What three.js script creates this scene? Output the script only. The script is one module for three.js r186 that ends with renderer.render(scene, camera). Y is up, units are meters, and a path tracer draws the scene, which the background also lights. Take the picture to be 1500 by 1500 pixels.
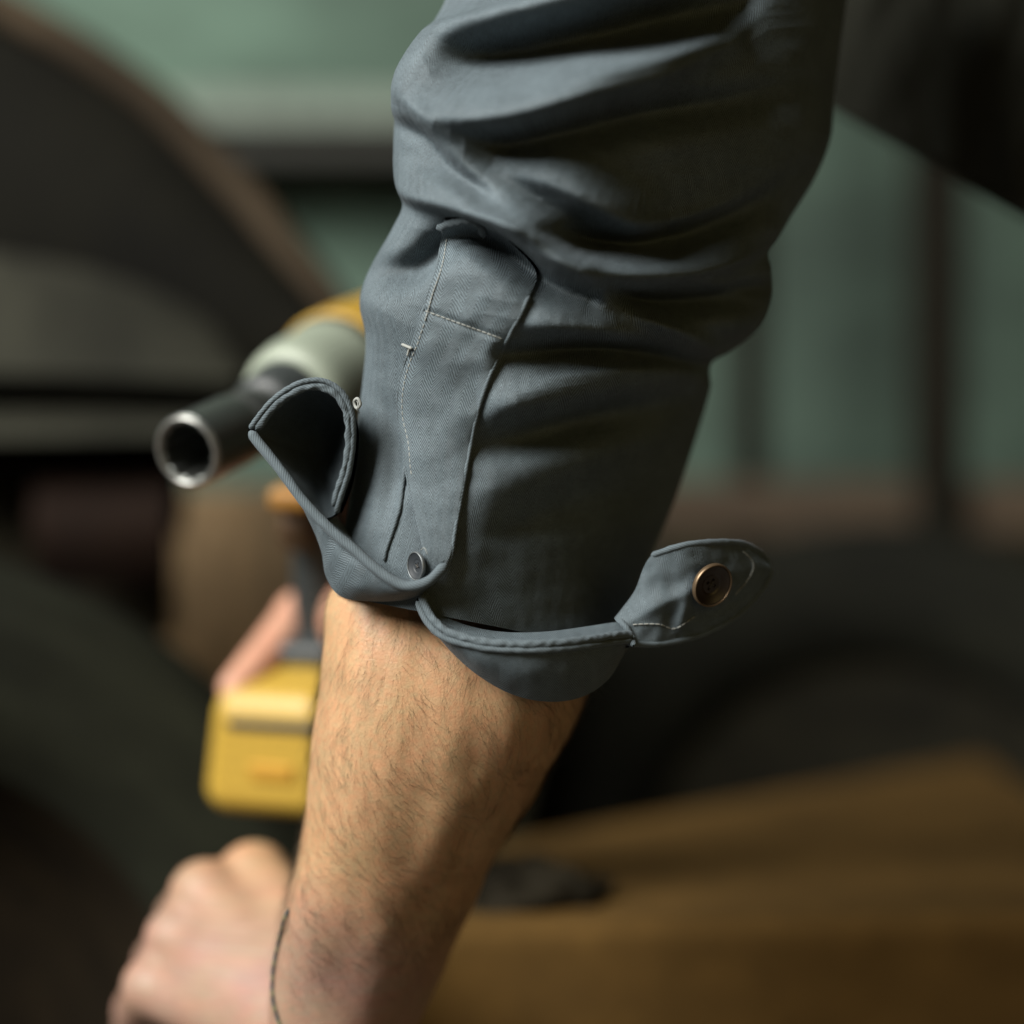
import * as THREE from 'three';
import { mergeGeometries } from 'three/addons/utils/BufferGeometryUtils.js';
import { RoundedBoxGeometry } from 'three/addons/geometries/RoundedBoxGeometry.js';
import { RectAreaLightUniformsLib } from 'three/addons/lights/RectAreaLightUniformsLib.js';
import { SimplexNoise } from 'three/addons/math/SimplexNoise.js';

// ---------------------------------------------------------------- camera, lamps, exposure
const EYE = 0.62, DIST = 0.8, FIELD = 0.38, K = FIELD / 1500;      // K: metres per photograph pixel in the plane of focus
const scene = new THREE.Scene();
const camera = new THREE.PerspectiveCamera(2 * Math.atan(FIELD / 2 / DIST) * 180 / Math.PI, 1, 0.05, 20);
camera.position.set(0, EYE, DIST);
camera.lookAt(0, EYE, 0);
camera.focus = DIST - 0.004;
camera.userData.fStop = 2.1;

const renderer = new THREE.WebGLRenderer({ antialias: true });
renderer.toneMapping = THREE.LinearToneMapping;
renderer.toneMappingExposure = 0.96;
renderer.shadowMap.enabled = true;
RectAreaLightUniformsLib.init();

function panelLight(color, intensity, w, h, from, to) {
  const l = new THREE.RectAreaLight(color, intensity, w, h);
  l.position.set(...from); l.lookAt(...to); l.castShadow = true; scene.add(l); return l;
}
scene.background = new THREE.Color(0, 0, 0);
panelLight(new THREE.Color(1.0, 0.98, 0.93), 32, 1.6, 1.5, [-1.78, 2.24, 1.24], [0, 0.62, -0.05]);      // big window on the left
panelLight(new THREE.Color(1.0, 0.72, 0.26), 0.62, 2.2, 1.6, [1.2, 0.95, 2.0], [0.05, 0.57, -0.2]);   // weak warm fill, added behind the camera to lift the shadows

// ---------------------------------------------------------------- helpers
let seed = 7;
const rnd = () => { seed = (seed * 1664525 + 1013904223) >>> 0; return seed / 4294967296; };
const simplex = new SimplexNoise({ random: rnd });
const nz = (x, y, z = 0) => simplex.noise3d(x, y, z);
const clamp = (x, a = 0, b = 1) => Math.min(b, Math.max(a, x));
const lerp = (a, b, t) => a + (b - a) * t;
const smooth = (a, b, x) => { const t = clamp((x - a) / (b - a)); return t * t * (3 - 2 * t); };
const P = (px, py, z) => { const s = K * (DIST - z) / DIST; return new THREE.Vector3((px - 750) * s, EYE - (py - 750) * s, z); };   // photograph pixel + depth -> place
const pix = (v) => { const s = K * (DIST - v.z) / DIST; return [750 + v.x / s, 750 - (v.y - EYE) / s]; };
function table(pts) {                                           // smooth interpolation through [x, y] pairs
  return (x) => {
    if (x <= pts[0][0]) return pts[0][1];
    const n = pts.length; if (x >= pts[n - 1][0]) return pts[n - 1][1];
    let i = 0; while (x > pts[i + 1][0]) i++;
    const p = (k) => pts[clamp(k, 0, n - 1)];
    const m = (k) => (p(k + 1)[1] - p(k - 1)[1]) / ((p(k + 1)[0] - p(k - 1)[0]) || 1);
    const h = p(i + 1)[0] - p(i)[0], t = (x - p(i)[0]) / h, t2 = t * t, t3 = t2 * t;
    return (2 * t3 - 3 * t2 + 1) * p(i)[1] + (t3 - 2 * t2 + t) * h * m(i) + (-2 * t3 + 3 * t2) * p(i + 1)[1] + (t3 - t2) * h * m(i + 1);
  };
}
const curve = (pts, closed = false) => new THREE.CatmullRomCurve3(pts.map((p) => P(...p)), closed, 'centripetal');
const used = {};
const numbered = (n) => { const k = (used[n] = (used[n] ?? -1) + 1); return k ? `${n}_${String(k).padStart(3, '0')}` : n; };
function mesh(name, geo, mat, parent, label) {
  const m = new THREE.Mesh(geo, mat); m.name = parent === scene ? numbered(name) : name;
  m.castShadow = m.receiveShadow = true; parent.add(m); if (label) m.userData.label = label; return m;
}
function thing(name, label, category, pos = [0, 0, 0]) {
  const g = new THREE.Group(); g.name = numbered(name); g.position.set(...pos); g.userData = { label, category }; scene.add(g); return g;
}
function grid(nu, nv, fn, { thick = 0, tint, closedU = false } = {}) {       // fn(u, v) -> { p, uv }; a cloth sheet with two faces and edges
  const W = nu + 1, H = nv + 1, pos = [], uvs = [];
  for (let j = 0; j < H; j++) for (let i = 0; i < W; i++) { const r = fn(i / nu, j / nv); pos.push(r.p); uvs.push(r.uv); }
  const nor = pos.map(() => new THREE.Vector3());
  const a = new THREE.Vector3(), b = new THREE.Vector3();
  for (let j = 0; j < H; j++) for (let i = 0; i < W; i++) {
    const il = closedU ? (i + nu - 1) % nu : Math.max(0, i - 1), ir = closedU ? (i + 1) % nu : Math.min(nu, i + 1);
    a.subVectors(pos[j * W + ir], pos[j * W + il]); b.subVectors(pos[Math.min(nv, j + 1) * W + i], pos[Math.max(0, j - 1) * W + i]);
    nor[j * W + i].crossVectors(b, a).normalize();
  }
  const V = [], N = [], U = [], C = [], I = [];
  const put = (p, n, uv, c) => { V.push(p.x, p.y, p.z); N.push(n.x, n.y, n.z); U.push(uv[0], uv[1]); if (tint) C.push(c, c, c); return V.length / 3 - 1; };
  for (let k = 0; k < pos.length; k++) put(pos[k], nor[k], uvs[k], tint ? tint(pos[k]) : 1);
  for (let j = 0; j < nv; j++) for (let i = 0; i < nu; i++) { const q = j * W + i; I.push(q, q + W, q + 1, q + 1, q + W, q + W + 1); }
  if (thick) {
    const o = pos.length, back = pos.map((p, k) => p.clone().addScaledVector(nor[k], -thick));
    for (let k = 0; k < pos.length; k++) put(back[k], nor[k].clone().negate(), uvs[k], tint ? tint(pos[k]) : 1);
    for (let j = 0; j < nv; j++) for (let i = 0; i < nu; i++) { const q = o + j * W + i; I.push(q, q + 1, q + W, q + 1, q + W + 1, q + W); }
    const rim = [];
    if (!closedU) { for (let j = 0; j < nv; j++) { rim.push([j * W, (j + 1) * W, 1]); rim.push([j * W + nu, (j + 1) * W + nu, -1]); } }
    for (let i = 0; i < nu; i++) { rim.push([i, i + 1, -1]); rim.push([nv * W + i, nv * W + i + 1, 1]); }
    for (const [p, q, s] of rim) {
      a.subVectors(pos[q], pos[p]); const n = new THREE.Vector3().crossVectors(a, nor[p]).normalize();
      if (s > 0) n.negate();
      const k = [put(pos[p], n, uvs[p], 0.9), put(pos[q], n, uvs[q], 0.9), put(back[p], n, uvs[p], 0.9), put(back[q], n, uvs[q], 0.9)];
      if (s < 0) I.push(k[0], k[1], k[2], k[1], k[3], k[2]); else I.push(k[0], k[2], k[1], k[1], k[2], k[3]);
    }
  }
  const g = new THREE.BufferGeometry();
  g.setAttribute('position', new THREE.Float32BufferAttribute(V, 3)); g.setAttribute('normal', new THREE.Float32BufferAttribute(N, 3)); g.setAttribute('uv', new THREE.Float32BufferAttribute(U, 2));
  if (tint) g.setAttribute('color', new THREE.Float32BufferAttribute(C, 3));
  g.setIndex(I); return g;
}
function loft(A, B, { nu = 80, nv = 24, bulge, thick = 0.0012, tint, uv } = {}) {
  const a = A.getSpacedPoints(nu), b = B.getSpacedPoints(nu), la = A.getLength(), w = a[nu >> 1].distanceTo(b[nu >> 1]);
  return grid(nu, nv, (u, v) => {
    const i = Math.round(u * nu), p = a[i].clone().lerp(b[i], v);
    if (bulge) bulge(p, u, v);
    return { p, uv: uv ? uv(p, u, v) : [u * la, v * w] };
  }, { thick, tint });
}
function rope(c, r, { seg = 160, rad = 12, wobble = 0, freq = 300, closed = false, flat = 1, ends = 0.15 } = {}) {      // piped edge of cloth
  const len = c.getLength(), fr = c.computeFrenetFrames(seg, closed), pts = c.getSpacedPoints(seg);
  const up = new THREE.Vector3(0, 0, 1);
  return grid(rad, seg, (u, v) => {
    const i = Math.round(v * seg), t = fr.tangents[i], s = new THREE.Vector3().crossVectors(t, up).normalize(), n = new THREE.Vector3().crossVectors(s, t);
    const a = u * 2 * Math.PI, k = closed ? 1 : Math.sqrt(clamp(Math.min(v, 1 - v) * len / (r * 1.2) + ends));
    const R = r * Math.min(1, k) * (1 + wobble * nz(v * len * freq, Math.cos(a) * 0.8, Math.sin(a) * 0.8));
    const p = pts[i].clone().addScaledVector(s, Math.cos(a) * R).addScaledVector(n, Math.sin(a) * R * flat);
    return { p, uv: [u * 2 * Math.PI * r, v * len] };
  }, { closedU: true });
}
const ropeOf = (pts, r, o) => rope(curve(pts), r, o);
function box(w, h, d, x, y, z, r = 0.003) { const g = new RoundedBoxGeometry(w, h, d, 3, Math.min(r, w / 2.1, h / 2.1, d / 2.1)); g.translate(x, y, z); return g; }

// ---------------------------------------------------------------- materials
function texture(w, h, fn, srgb) {
  const d = new Uint8Array(w * h * 4);
  for (let y = 0; y < h; y++) for (let x = 0; x < w; x++) { const c = fn(x / w, y / h, x, y), o = (y * w + x) * 4; for (let k = 0; k < 3; k++) d[o + k] = clamp(Array.isArray(c) ? c[k] : c) * 255; d[o + 3] = 255; }
  const t = new THREE.DataTexture(d, w, h); t.wrapS = t.wrapT = THREE.RepeatWrapping; t.magFilter = THREE.LinearFilter; t.minFilter = THREE.LinearMipmapLinearFilter; t.generateMipmaps = true;
  if (srgb) t.colorSpace = THREE.SRGBColorSpace; t.needsUpdate = true; return t;
}
// periodic value noise on a lattice
function lattice(n, s) { let q = s; const r = () => { q = (q * 1664525 + 1013904223) >>> 0; return q / 4294967296; }; const a = Float32Array.from({ length: n * n }, r); return (u, v) => { const x = u * n, y = v * n, i = Math.floor(x), j = Math.floor(y), f = x - i, g = y - j, F = f * f * (3 - 2 * f), G = g * g * (3 - 2 * g), at = (p, q2) => a[((q2 % n) + n) % n * n + ((p % n) + n) % n]; return lerp(lerp(at(i, j), at(i + 1, j), F), lerp(at(i, j + 1), at(i + 1, j + 1), F), G); }; }
const n8 = lattice(8, 1), n32 = lattice(32, 2), n128 = lattice(128, 3), n256 = lattice(256, 4);
// herringbone twill: a tile of 4 chevrons by 16 diagonals, 33 mm wide
const TILE = 0.0328, NCH = 5, NDI = 24;
const weave = (u, v) => { const c = u * NCH, tri = Math.abs((c - Math.floor(c)) * 2 - 1), ph = v * NDI + tri * 4.6 + (n32(u, v) - 0.5) * 0.35; return 0.5 + 0.5 * Math.sin(2 * Math.PI * ph); };
const heightTex = texture(1024, 1024, (u, v) => 0.75 * weave(u, v) + 0.25 * n256(u * 1, v * 1));
const weaveTex = texture(1024, 1024, (u, v) => { const s = 0.58 + 0.46 * weave(u, v) + 0.16 * (n256(u, v) - 0.5) + 0.10 * (n32(u, v) - 0.5); return [s, s, s]; }, true);
const ropeH = texture(256, 256, (u, v) => 0.5 + 0.5 * Math.sin(2 * Math.PI * (u * 7 + v * 7)) * 0.9);
const ropeC = texture(256, 256, (u, v) => { const s = 0.74 + 0.09 * Math.sin(2 * Math.PI * (u * 7 + v * 7)) + 0.2 * (n128(u, v) - 0.5); return [s, s, s]; }, true);
for (const t of [heightTex, weaveTex]) t.repeat.set(1 / TILE, 1 / TILE);
for (const t of [ropeH, ropeC]) t.repeat.set(1 / 0.0094, 1 / 0.0094);
const clothColor = new THREE.Color().setRGB(0.124, 0.160, 0.180);
const cloth = new THREE.MeshPhysicalMaterial({ color: clothColor, map: weaveTex, bumpMap: heightTex, bumpScale: 0.00014, roughness: 0.68, specularIntensity: 0.6, sheen: 0.15, sheenRoughness: 0.6, sheenColor: new THREE.Color(0.5, 0.55, 0.6), vertexColors: true });
const cord = new THREE.MeshPhysicalMaterial({ color: clothColor.clone().multiplyScalar(1.15), map: ropeC, bumpMap: ropeH, bumpScale: 0.00007, roughness: 0.9, sheen: 0.3, sheenRoughness: 0.6, sheenColor: new THREE.Color(0.5, 0.55, 0.6) });
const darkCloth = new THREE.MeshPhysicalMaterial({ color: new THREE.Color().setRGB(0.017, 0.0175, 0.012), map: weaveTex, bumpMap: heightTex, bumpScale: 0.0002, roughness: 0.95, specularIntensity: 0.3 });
const threadMat = new THREE.MeshStandardMaterial({ color: new THREE.Color().setRGB(0.24, 0.25, 0.235), roughness: 0.9 });
const std = (r, g, b, roughness = 0.6, o = {}) => new THREE.MeshStandardMaterial({ color: new THREE.Color().setRGB(r, g, b), roughness, ...o });
const mottle = (amp, rough = 0) => texture(256, 256, (u, v) => { const s = 1 - amp * (0.6 * n8(u, v) + 0.4 * n32(u, v)) - rough * n128(u, v); return [s, s, s]; }, true);
const mottleTex = mottle(0.45, 0.1);
const stained = (r, g, b, rough, rep, o = {}) => { const t = mottleTex.clone(); t.repeat.set(rep, rep); t.needsUpdate = true; return std(r, g, b, rough, { map: t, ...o }); };

const matt = (r, g, b) => new THREE.MeshPhysicalMaterial({ color: new THREE.Color().setRGB(r, g, b), roughness: 0.85, specularIntensity: 0.25, map: mottleTex });

// ---------------------------------------------------------------- setting
function structure(name, geo, mat) { const m = mesh(name, geo, mat, scene); m.userData.kind = 'structure'; return m; }
structure('floor', box(6, 0.1, 5, 0, -0.05, -0.4), stained(0.12, 0.11, 0.10, 0.8, 3));
structure('wall', box(6, 3, 0.12, 0, 1.5, -1.56), stained(0.128, 0.205, 0.155, 0.9, 2));
structure('wall_base', box(6, 0.615, 0.02, 0, 0.3075, -1.492, 0.004), new THREE.MeshPhysicalMaterial({ color: new THREE.Color().setRGB(0.024, 0.021, 0.011), roughness: 0.9, specularIntensity: 0.3 }));

// ledge on the wall with its dark batten
{
  const g = thing('wall_shelf', 'pale grey painted wall shelf with a dark batten under it, left of the sleeve', 'shelf', [P(330, 170, -1.4).x, P(330, 195, -1.4).y, -1.4]);
  mesh('board', box(0.5, 0.032, 0.16, 0.10, 0.016, -0.02), stained(0.32, 0.39, 0.32, 0.8, 4), g);
  mesh('batten', box(0.5, 0.030, 0.14, 0.10, -0.0165, -0.03), std(0.03, 0.03, 0.025, 0.9), g);
}
// two dark posts on the right
for (const [px, w, d, label] of [[1372, 0.047, -1.2, 'thick dark metal post at the far right behind the torso'], [1098, 0.032, -1.25, 'thinner dark metal post just right of the rolled sleeve']]) {
  const p = P(px, 750, d), g = thing('metal_post', label, 'post', [p.x, 0, d]);
  g.userData.group = 'dark posts before the green wall';
  mesh('shaft', box(w, 1.9, w, 0, 0.95, 0, 0.006), matt(0.016, 0.014, 0.008), g);
  mesh('base_plate', box(w * 2.2, 0.01, w * 2.2, 0, 0.005, 0, 0.002), std(0.03, 0.025, 0.02, 0.7), g);
}
// brown plank along the wall foot of the view
{
  const p = P(1250, 770, -1.22);
  const g = thing('wooden_rail', 'dull brown wooden rail running along behind the black tyre', 'rail', [p.x, p.y, p.z]);
  mesh('plank', box(0.78, 0.052, 0.10, 0.02, 0.016, -0.02, 0.005), stained(0.10, 0.065, 0.034, 0.8, 5), g);
  mesh('bracket', box(0.03, p.y, 0.05, -0.2, -p.y / 2 - 0.012, -0.02), std(0.03, 0.03, 0.025, 0.8), g);
  mesh('bracket', box(0.03, p.y, 0.05, 0.25, -p.y / 2 - 0.012, -0.02), std(0.03, 0.03, 0.025, 0.8), g);
}
function tyreGeo(R, r, w, tread = 0.004) {                      // lathed tyre: axis along z
  const prof = [[R - r * 1.02, -w * 0.34], [R - r * 1.0, -w * 0.42], [R - r * 0.7, -w * 0.5], [R - r * 0.62, -w * 0.485], [R - r * 0.35, -w * 0.50], [R - r * 0.28, -w * 0.475], [R - r * 0.12, -w * 0.46], [R - 0.002, -w * 0.38], [R, -w * 0.3], [R - tread, -w * 0.28], [R - tread, -w * 0.24], [R, -w * 0.22], [R + 0.001, 0], [R, w * 0.22], [R - tread, w * 0.24], [R - tread, w * 0.28], [R, w * 0.3], [R - 0.002, w * 0.38], [R - r * 0.12, w * 0.46], [R - r * 0.28, w * 0.475], [R - r * 0.35, w * 0.50], [R - r * 0.62, w * 0.485], [R - r * 0.7, w * 0.5], [R - r * 1.0, w * 0.42], [R - r * 1.02, w * 0.34], [R - r * 1.02, -w * 0.34]];
  const g = new THREE.LatheGeometry(prof.map(([x, y]) => new THREE.Vector2(x, y)), 96); g.rotateX(Math.PI / 2); return g;
}
const rubber = matt(0.021, 0.023, 0.014);
{
  const R = 0.305, c = P(1290, 750, -1.02);
  const g = thing('spare_tyre', 'black tyre standing upright behind the brown crate', 'tyre', [c.x, R, -1.02]);
  g.rotation.y = -0.25;
  mesh('tread', tyreGeo(R, 0.105, 0.18), matt(0.015, 0.0155, 0.010), g);
  const hub = new THREE.CylinderGeometry(0.2, 0.2, 0.12, 48); hub.rotateX(Math.PI / 2); mesh('rim', hub, matt(0.020, 0.018, 0.010), g);
}
// wooden crate on the lower right
{
  const top = [P(560, 1268, -0.40), P(1432, 1106, -0.93), P(1700, 1330, -0.29), P(640, 1345, -0.27)];
  const y = 0.425; const at = (px, py) => { const s = (py - 750) * K / DIST, d = (EYE - y) / s; return new THREE.Vector2((px - 750) * K / DIST * d, DIST - d); };
  const q = [at(600, 1258), at(1436, 1108), at(1760, 1330), at(640, 1345)];
  const o = q[3];
  const g = thing('wooden_crate', 'low amber brown wooden crate at lower right, behind the forearm', 'crate', [o.x, 0, o.y]);
  const slab = (k, y0, y1, mat, name, bv = 0.002) => {
    const cx = q.reduce((s, p) => s + p.x, 0) / 4, cz = q.reduce((s, p) => s + p.y, 0) / 4;
    const sh = new THREE.Shape(q.map((p) => new THREE.Vector2(lerp(cx, p.x, k) - o.x, -(lerp(cz, p.y, k) - o.y))));
    const e = new THREE.ExtrudeGeometry(sh, { depth: y1 - y0 - 2 * bv, bevelEnabled: true, bevelSize: bv, bevelThickness: bv, bevelSegments: 4 }); e.rotateX(-Math.PI / 2); e.translate(0, y0 + bv, 0); mesh(name, e, mat, g);
  };
  const plain = mottle(0.22, 0.05); plain.repeat.set(2.2, 2.2); const tan = (R, G, B) => new THREE.MeshPhysicalMaterial({ color: new THREE.Color().setRGB(R, G, B), roughness: 0.9, specularIntensity: 0.2, map: plain }), wood = tan(0.108, 0.060, 0.016);
  slab(1, 0, y, wood, 'body', 0.012);
  // low dark lump on top of the crate
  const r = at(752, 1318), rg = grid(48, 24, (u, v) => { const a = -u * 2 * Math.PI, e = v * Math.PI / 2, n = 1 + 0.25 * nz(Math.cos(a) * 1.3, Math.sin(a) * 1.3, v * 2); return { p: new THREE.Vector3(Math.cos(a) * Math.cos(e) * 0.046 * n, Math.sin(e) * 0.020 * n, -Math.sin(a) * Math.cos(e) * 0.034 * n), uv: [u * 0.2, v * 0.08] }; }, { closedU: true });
  const lump = mesh('lump', rg, matt(0.018, 0.014, 0.007), scene); lump.position.set(r.x, y - 0.001, r.y); lump.userData = { label: 'small low dark lump lying on the crate beside the forearm', category: 'lump' };
}
// beige cardboard box behind the wrench
{
  const a = P(170, 715, -0.85), b = P(690, 715, -0.85), h = a.y;
  const g = thing('cardboard_box', 'tall plain beige cardboard box standing behind the wrench handle', 'box', [(a.x + b.x) / 2, 0, -0.95]);
  const card = stained(0.62, 0.42, 0.22, 0.9, 4);
  mesh('body', box(b.x - a.x, h, 0.2, 0, h / 2, 0, 0.006), card, g);
  mesh('tape', box(0.05, h + 0.001, 0.202, 0, h / 2 + 0.0005, 0, 0.0008), stained(0.60, 0.42, 0.23, 0.6, 4), g);
}
// ---------------------------------------------------------------- car on the left
{
  const D = -0.62, base = P(0, 750, D);
  const car = thing('parked_car', 'dark car at the left edge, curved wing above its near wheel', 'car', [base.x, 0, D]);
  const put = (g) => { g.translate(-base.x, 0, -D); return g; };
  const arch = [[-260, -150], [-120, -60], [20, 8], [130, 70], [240, 148], [340, 250], [430, 360], [500, 450], [560, 545]];
  const paint = matt(0.0065, 0.006, 0.003), grey = matt(0.042, 0.042, 0.030);
  const up = curve(arch.map(([x, y]) => [x, y, D])), low = curve([[-260, 650, D + 0.02], [-100, 650, D + 0.02], [60, 650, D + 0.02], [200, 650, D + 0.02], [330, 645, D + 0.02], [560, 600, D + 0.02]]);
  mesh('wing', put(loft(up, low, { nu: 80, nv: 40, thick: 0.02, bulge: (p, u, v) => { p.z += 0.045 * Math.sin(Math.PI * Math.pow(v, 0.7)); }, uv: (p) => [p.x, p.y] })), paint, car);
  mesh('wing_edge', put(rope(curve(arch.map(([x, y]) => [x - 6, y + 6, D + 0.026])), 0.0115, { seg: 120, rad: 18 })), matt(0.075, 0.055, 0.034), car, 'brownish rolled edge of the wing');
  // lower side panel, tilted up so that it takes the window light
  const pa = curve([[-260, 350, D + 0.045], [0, 352, D + 0.045], [180, 385, D + 0.045], [300, 470, D + 0.05], [360, 540, D + 0.055]]), pb = curve([[-260, 545, D + 0.085], [0, 548, D + 0.085], [140, 552, D + 0.085], [250, 556, D + 0.085], [350, 560, D + 0.08]]);
  mesh('side_panel', put(loft(pa, pb, { nu: 60, nv: 20, thick: 0.01, uv: (p) => [p.x, p.y] })), grey, car);
  const sa = curve([[-260, 592, D + 0.05], [100, 590, D + 0.05], [390, 588, D + 0.05]]), sb = curve([[-260, 645, D + 0.075], [100, 642, D + 0.075], [390, 636, D + 0.075]]);
  mesh('sill', put(loft(sa, sb, { nu: 40, nv: 8, thick: 0.012, uv: (p) => [p.x, p.y] })), grey, car);
  mesh('axle_housing', put(loft(curve([[60, 655, D + 0.01], [150, 652, D + 0.01], [262, 650, D + 0.01]]), curve([[60, 860, D + 0.03], [150, 860, D + 0.03], [250, 850, D + 0.03]]), { nu: 20, nv: 20, thick: 0.05, bulge: (p, u, v) => { p.z += 0.03 * Math.sin(Math.PI * v); }, uv: (p) => [p.x, p.y] })), matt(0.018, 0.0085, 0.0045), car, 'rusty brown axle housing');
  mesh('underbody', box(0.30, 0.16, 0.05, P(-105, 750, D).x - base.x, P(0, 720, D).y - 0.02, -0.06), matt(0.035, 0.030, 0.016), car);
  // near wheel
  const w = new THREE.Group(); w.name = 'wheel'; const c = P(-245, 1545, -0.385); const R = 0.300;
  w.position.set(c.x - base.x, R + 0.005, c.z - D); w.rotation.y = 0.28; car.add(w);
  mesh('tyre', tyreGeo(R, 0.105, 0.19, 0.006), rubber, w);
  const rim = new THREE.LatheGeometry([[0, 0.03], [0.045, 0.034], [0.055, 0.02], [0.11, 0.012], [0.16, 0.02], [0.182, 0.045], [0.193, 0.062], [0.197, 0.055], [0.197, -0.07], [0, -0.06]].map(([x, y]) => new THREE.Vector2(x, y)), 64); rim.rotateX(Math.PI / 2);
  mesh('rim', rim, matt(0.022, 0.015, 0.007), w);
}
// ---------------------------------------------------------------- impact wrench
{
  const S = P(272, 662, -0.10), a = new THREE.Vector3(0.424, 0.275, -0.865).normalize();
  const f = a.clone().negate(), down = new THREE.Vector3(-0.12, -1, 0.22); down.addScaledVector(a, -down.dot(a)).normalize();
  const upv = down.clone().negate(), side = new THREE.Vector3().crossVectors(upv, f).normalize();
  const g = thing('impact_wrench', 'yellow and black cordless impact wrench with deep socket, behind the rolled cuff', 'power tool', [S.x, S.y, S.z]);
  g.quaternion.setFromRotationMatrix(new THREE.Matrix4().makeBasis(side, upv, f));
  const lathe = (pts, n = 64) => { const l = new THREE.LatheGeometry(pts.map(([r, z]) => new THREE.Vector2(r, z)), n); l.rotateX(Math.PI / 2); return l; };   // y of the profile becomes +z
  const steel = std(0.16, 0.17, 0.16, 0.30, { metalness: 0.85 }), black = std(0.022, 0.026, 0.026, 0.5), yellow = stained(0.62, 0.37, 0.035, 0.5, 8), nose = std(0.22, 0.25, 0.195, 0.5, { metalness: 0.1 });
  // socket with a twelve point bore
  const bore = (k, n = 120) => { const s = new THREE.Path(); for (let i = 0; i < n; i++) { const t = i / n * 2 * Math.PI, r = k * (1 + 0.045 * Math.cos(12 * t)); s[i ? 'lineTo' : 'moveTo'](Math.cos(t) * r, Math.sin(t) * r); } s.closePath(); return s; };
  const sh = new THREE.Shape(); sh.absarc(0, 0, 0.0150, 0, 2 * Math.PI, false); sh.holes.push(bore(0.0130));
  const so = new THREE.ExtrudeGeometry(sh, { depth: 0.034, bevelEnabled: true, bevelSize: 0.0009, bevelThickness: 0.0009, bevelSegments: 3, curveSegments: 64 }); so.translate(0, 0, -0.036);
  mesh('socket', mergeGeometries([so.toNonIndexed(), lathe([[0, -0.035], [0.0152, -0.035], [0.0152, -0.052], [0.0135, -0.056], [0.0125, -0.064], [0, -0.064]]).toNonIndexed()]), steel, g);
  const lip = new THREE.TorusGeometry(0.0141, 0.0010, 12, 72); lip.translate(0, 0, -0.0007); mesh('socket_lip', lip, std(0.34, 0.34, 0.32, 0.34, { metalness: 0.9 }), g);
  mesh('anvil_collar', lathe([[0.0, -0.060], [0.0125, -0.060], [0.0165, -0.0625], [0.0190, -0.067], [0.0190, -0.072], [0.0175, -0.075], [0.0205, -0.079], [0.0215, -0.086], [0, -0.086]]), black, g);
  mesh('nose', lathe([[0, -0.082], [0.021, -0.082], [0.0255, -0.085], [0.0275, -0.090], [0.0290, -0.098], [0.0305, -0.120], [0.0325, -0.128], [0, -0.128]]), nose, g, 'grey green metal nose cone');
  mesh('motor_housing', lathe([[0, -0.127], [0.0325, -0.127], [0.0345, -0.131], [0.035, -0.150], [0.034, -0.185], [0.033, -0.215], [0.028, -0.226], [0, -0.229]]), yellow, g);
  mesh('rear_cap', lathe([[0, -0.205], [0.0348, -0.205], [0.0350, -0.214], [0.031, -0.228], [0.022, -0.233], [0, -0.234]]), black, g);
  const hand = (pts) => { const c = new THREE.CatmullRomCurve3(pts.map(([x, y, z]) => new THREE.Vector3(x, y, z))); return c; };
  const limb = (c, rx, rz, n = 40) => grid(32, n, (u, v) => { const p = c.getPointAt(v), t = u * 2 * Math.PI; const k = 1; return { p: new THREE.Vector3(p.x + Math.cos(t) * rx(v) * k, p.y, p.z - Math.sin(t) * rz(v) * k), uv: [u * 0.1, v * 0.14] }; }, { closedU: true });
  mesh('belly', box(0.042, 0.026, 0.060, -0.012, -0.036, -0.150, 0.011), black, g);
  mesh('trigger_guard', box(0.026, 0.012, 0.016, -0.018, -0.050, -0.108, 0.005), std(0.22, 0.10, 0.012, 0.6), g);
  mesh('trigger', limb(hand([[-0.020, -0.052, -0.119], [-0.024, -0.064, -0.115], [-0.027, -0.078, -0.120]]), () => 0.010, () => 0.008, 12), std(0.05, 0.026, 0.01, 0.6), g);
  mesh('handle', limb(hand([[-0.010, -0.030, -0.145], [-0.024, -0.060, -0.143], [-0.032, -0.095, -0.147], [-0.036, -0.128, -0.155], [-0.037, -0.142, -0.155]]), (v) => 0.0165 + 0.004 * Math.cos(v * 7) * 0.3 + 0.006 * smooth(0.85, 1, v), (v) => 0.021 + 0.003 * Math.sin(v * 9) + 0.008 * smooth(0.85, 1, v)), black, g);
  const foot = box(0.046, 0.014, 0.060, -0.037, -0.136, -0.150, 0.006); mesh('foot', foot, black, g);
  // battery, wider at its base
  const bat = new RoundedBoxGeometry(0.084, 0.064, 0.112, 6, 0.014), bp = bat.attributes.position;
  for (let i = 0; i < bp.count; i++) { const y = bp.getY(i) / 0.031, k = 1 - 0.26 * smooth(-0.7, 1, y); bp.setX(i, bp.getX(i) * k); bp.setZ(i, bp.getZ(i) * (1 - 0.10 * (y + 1) / 2)); }
  bat.computeVertexNormals(); bat.translate(-0.037, -0.172, -0.132);
  const bm = mesh('battery', bat, stained(0.78, 0.50, 0.07, 0.45, 8), g);
  mesh('vent', box(0.050, 0.006, 0.004, -0.032, -0.1555, -0.0815, 0.0015), black, bm);
  mesh('latch', box(0.024, 0.008, 0.003, -0.034, -0.178, -0.0778, 0.001), std(0.42, 0.22, 0.02, 0.6), bm);
}
// ================================================================= the person
const person = thing('person', 'person in rolled dark grey herringbone shirt, forearm reaching down to the wheel', 'person');

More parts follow.
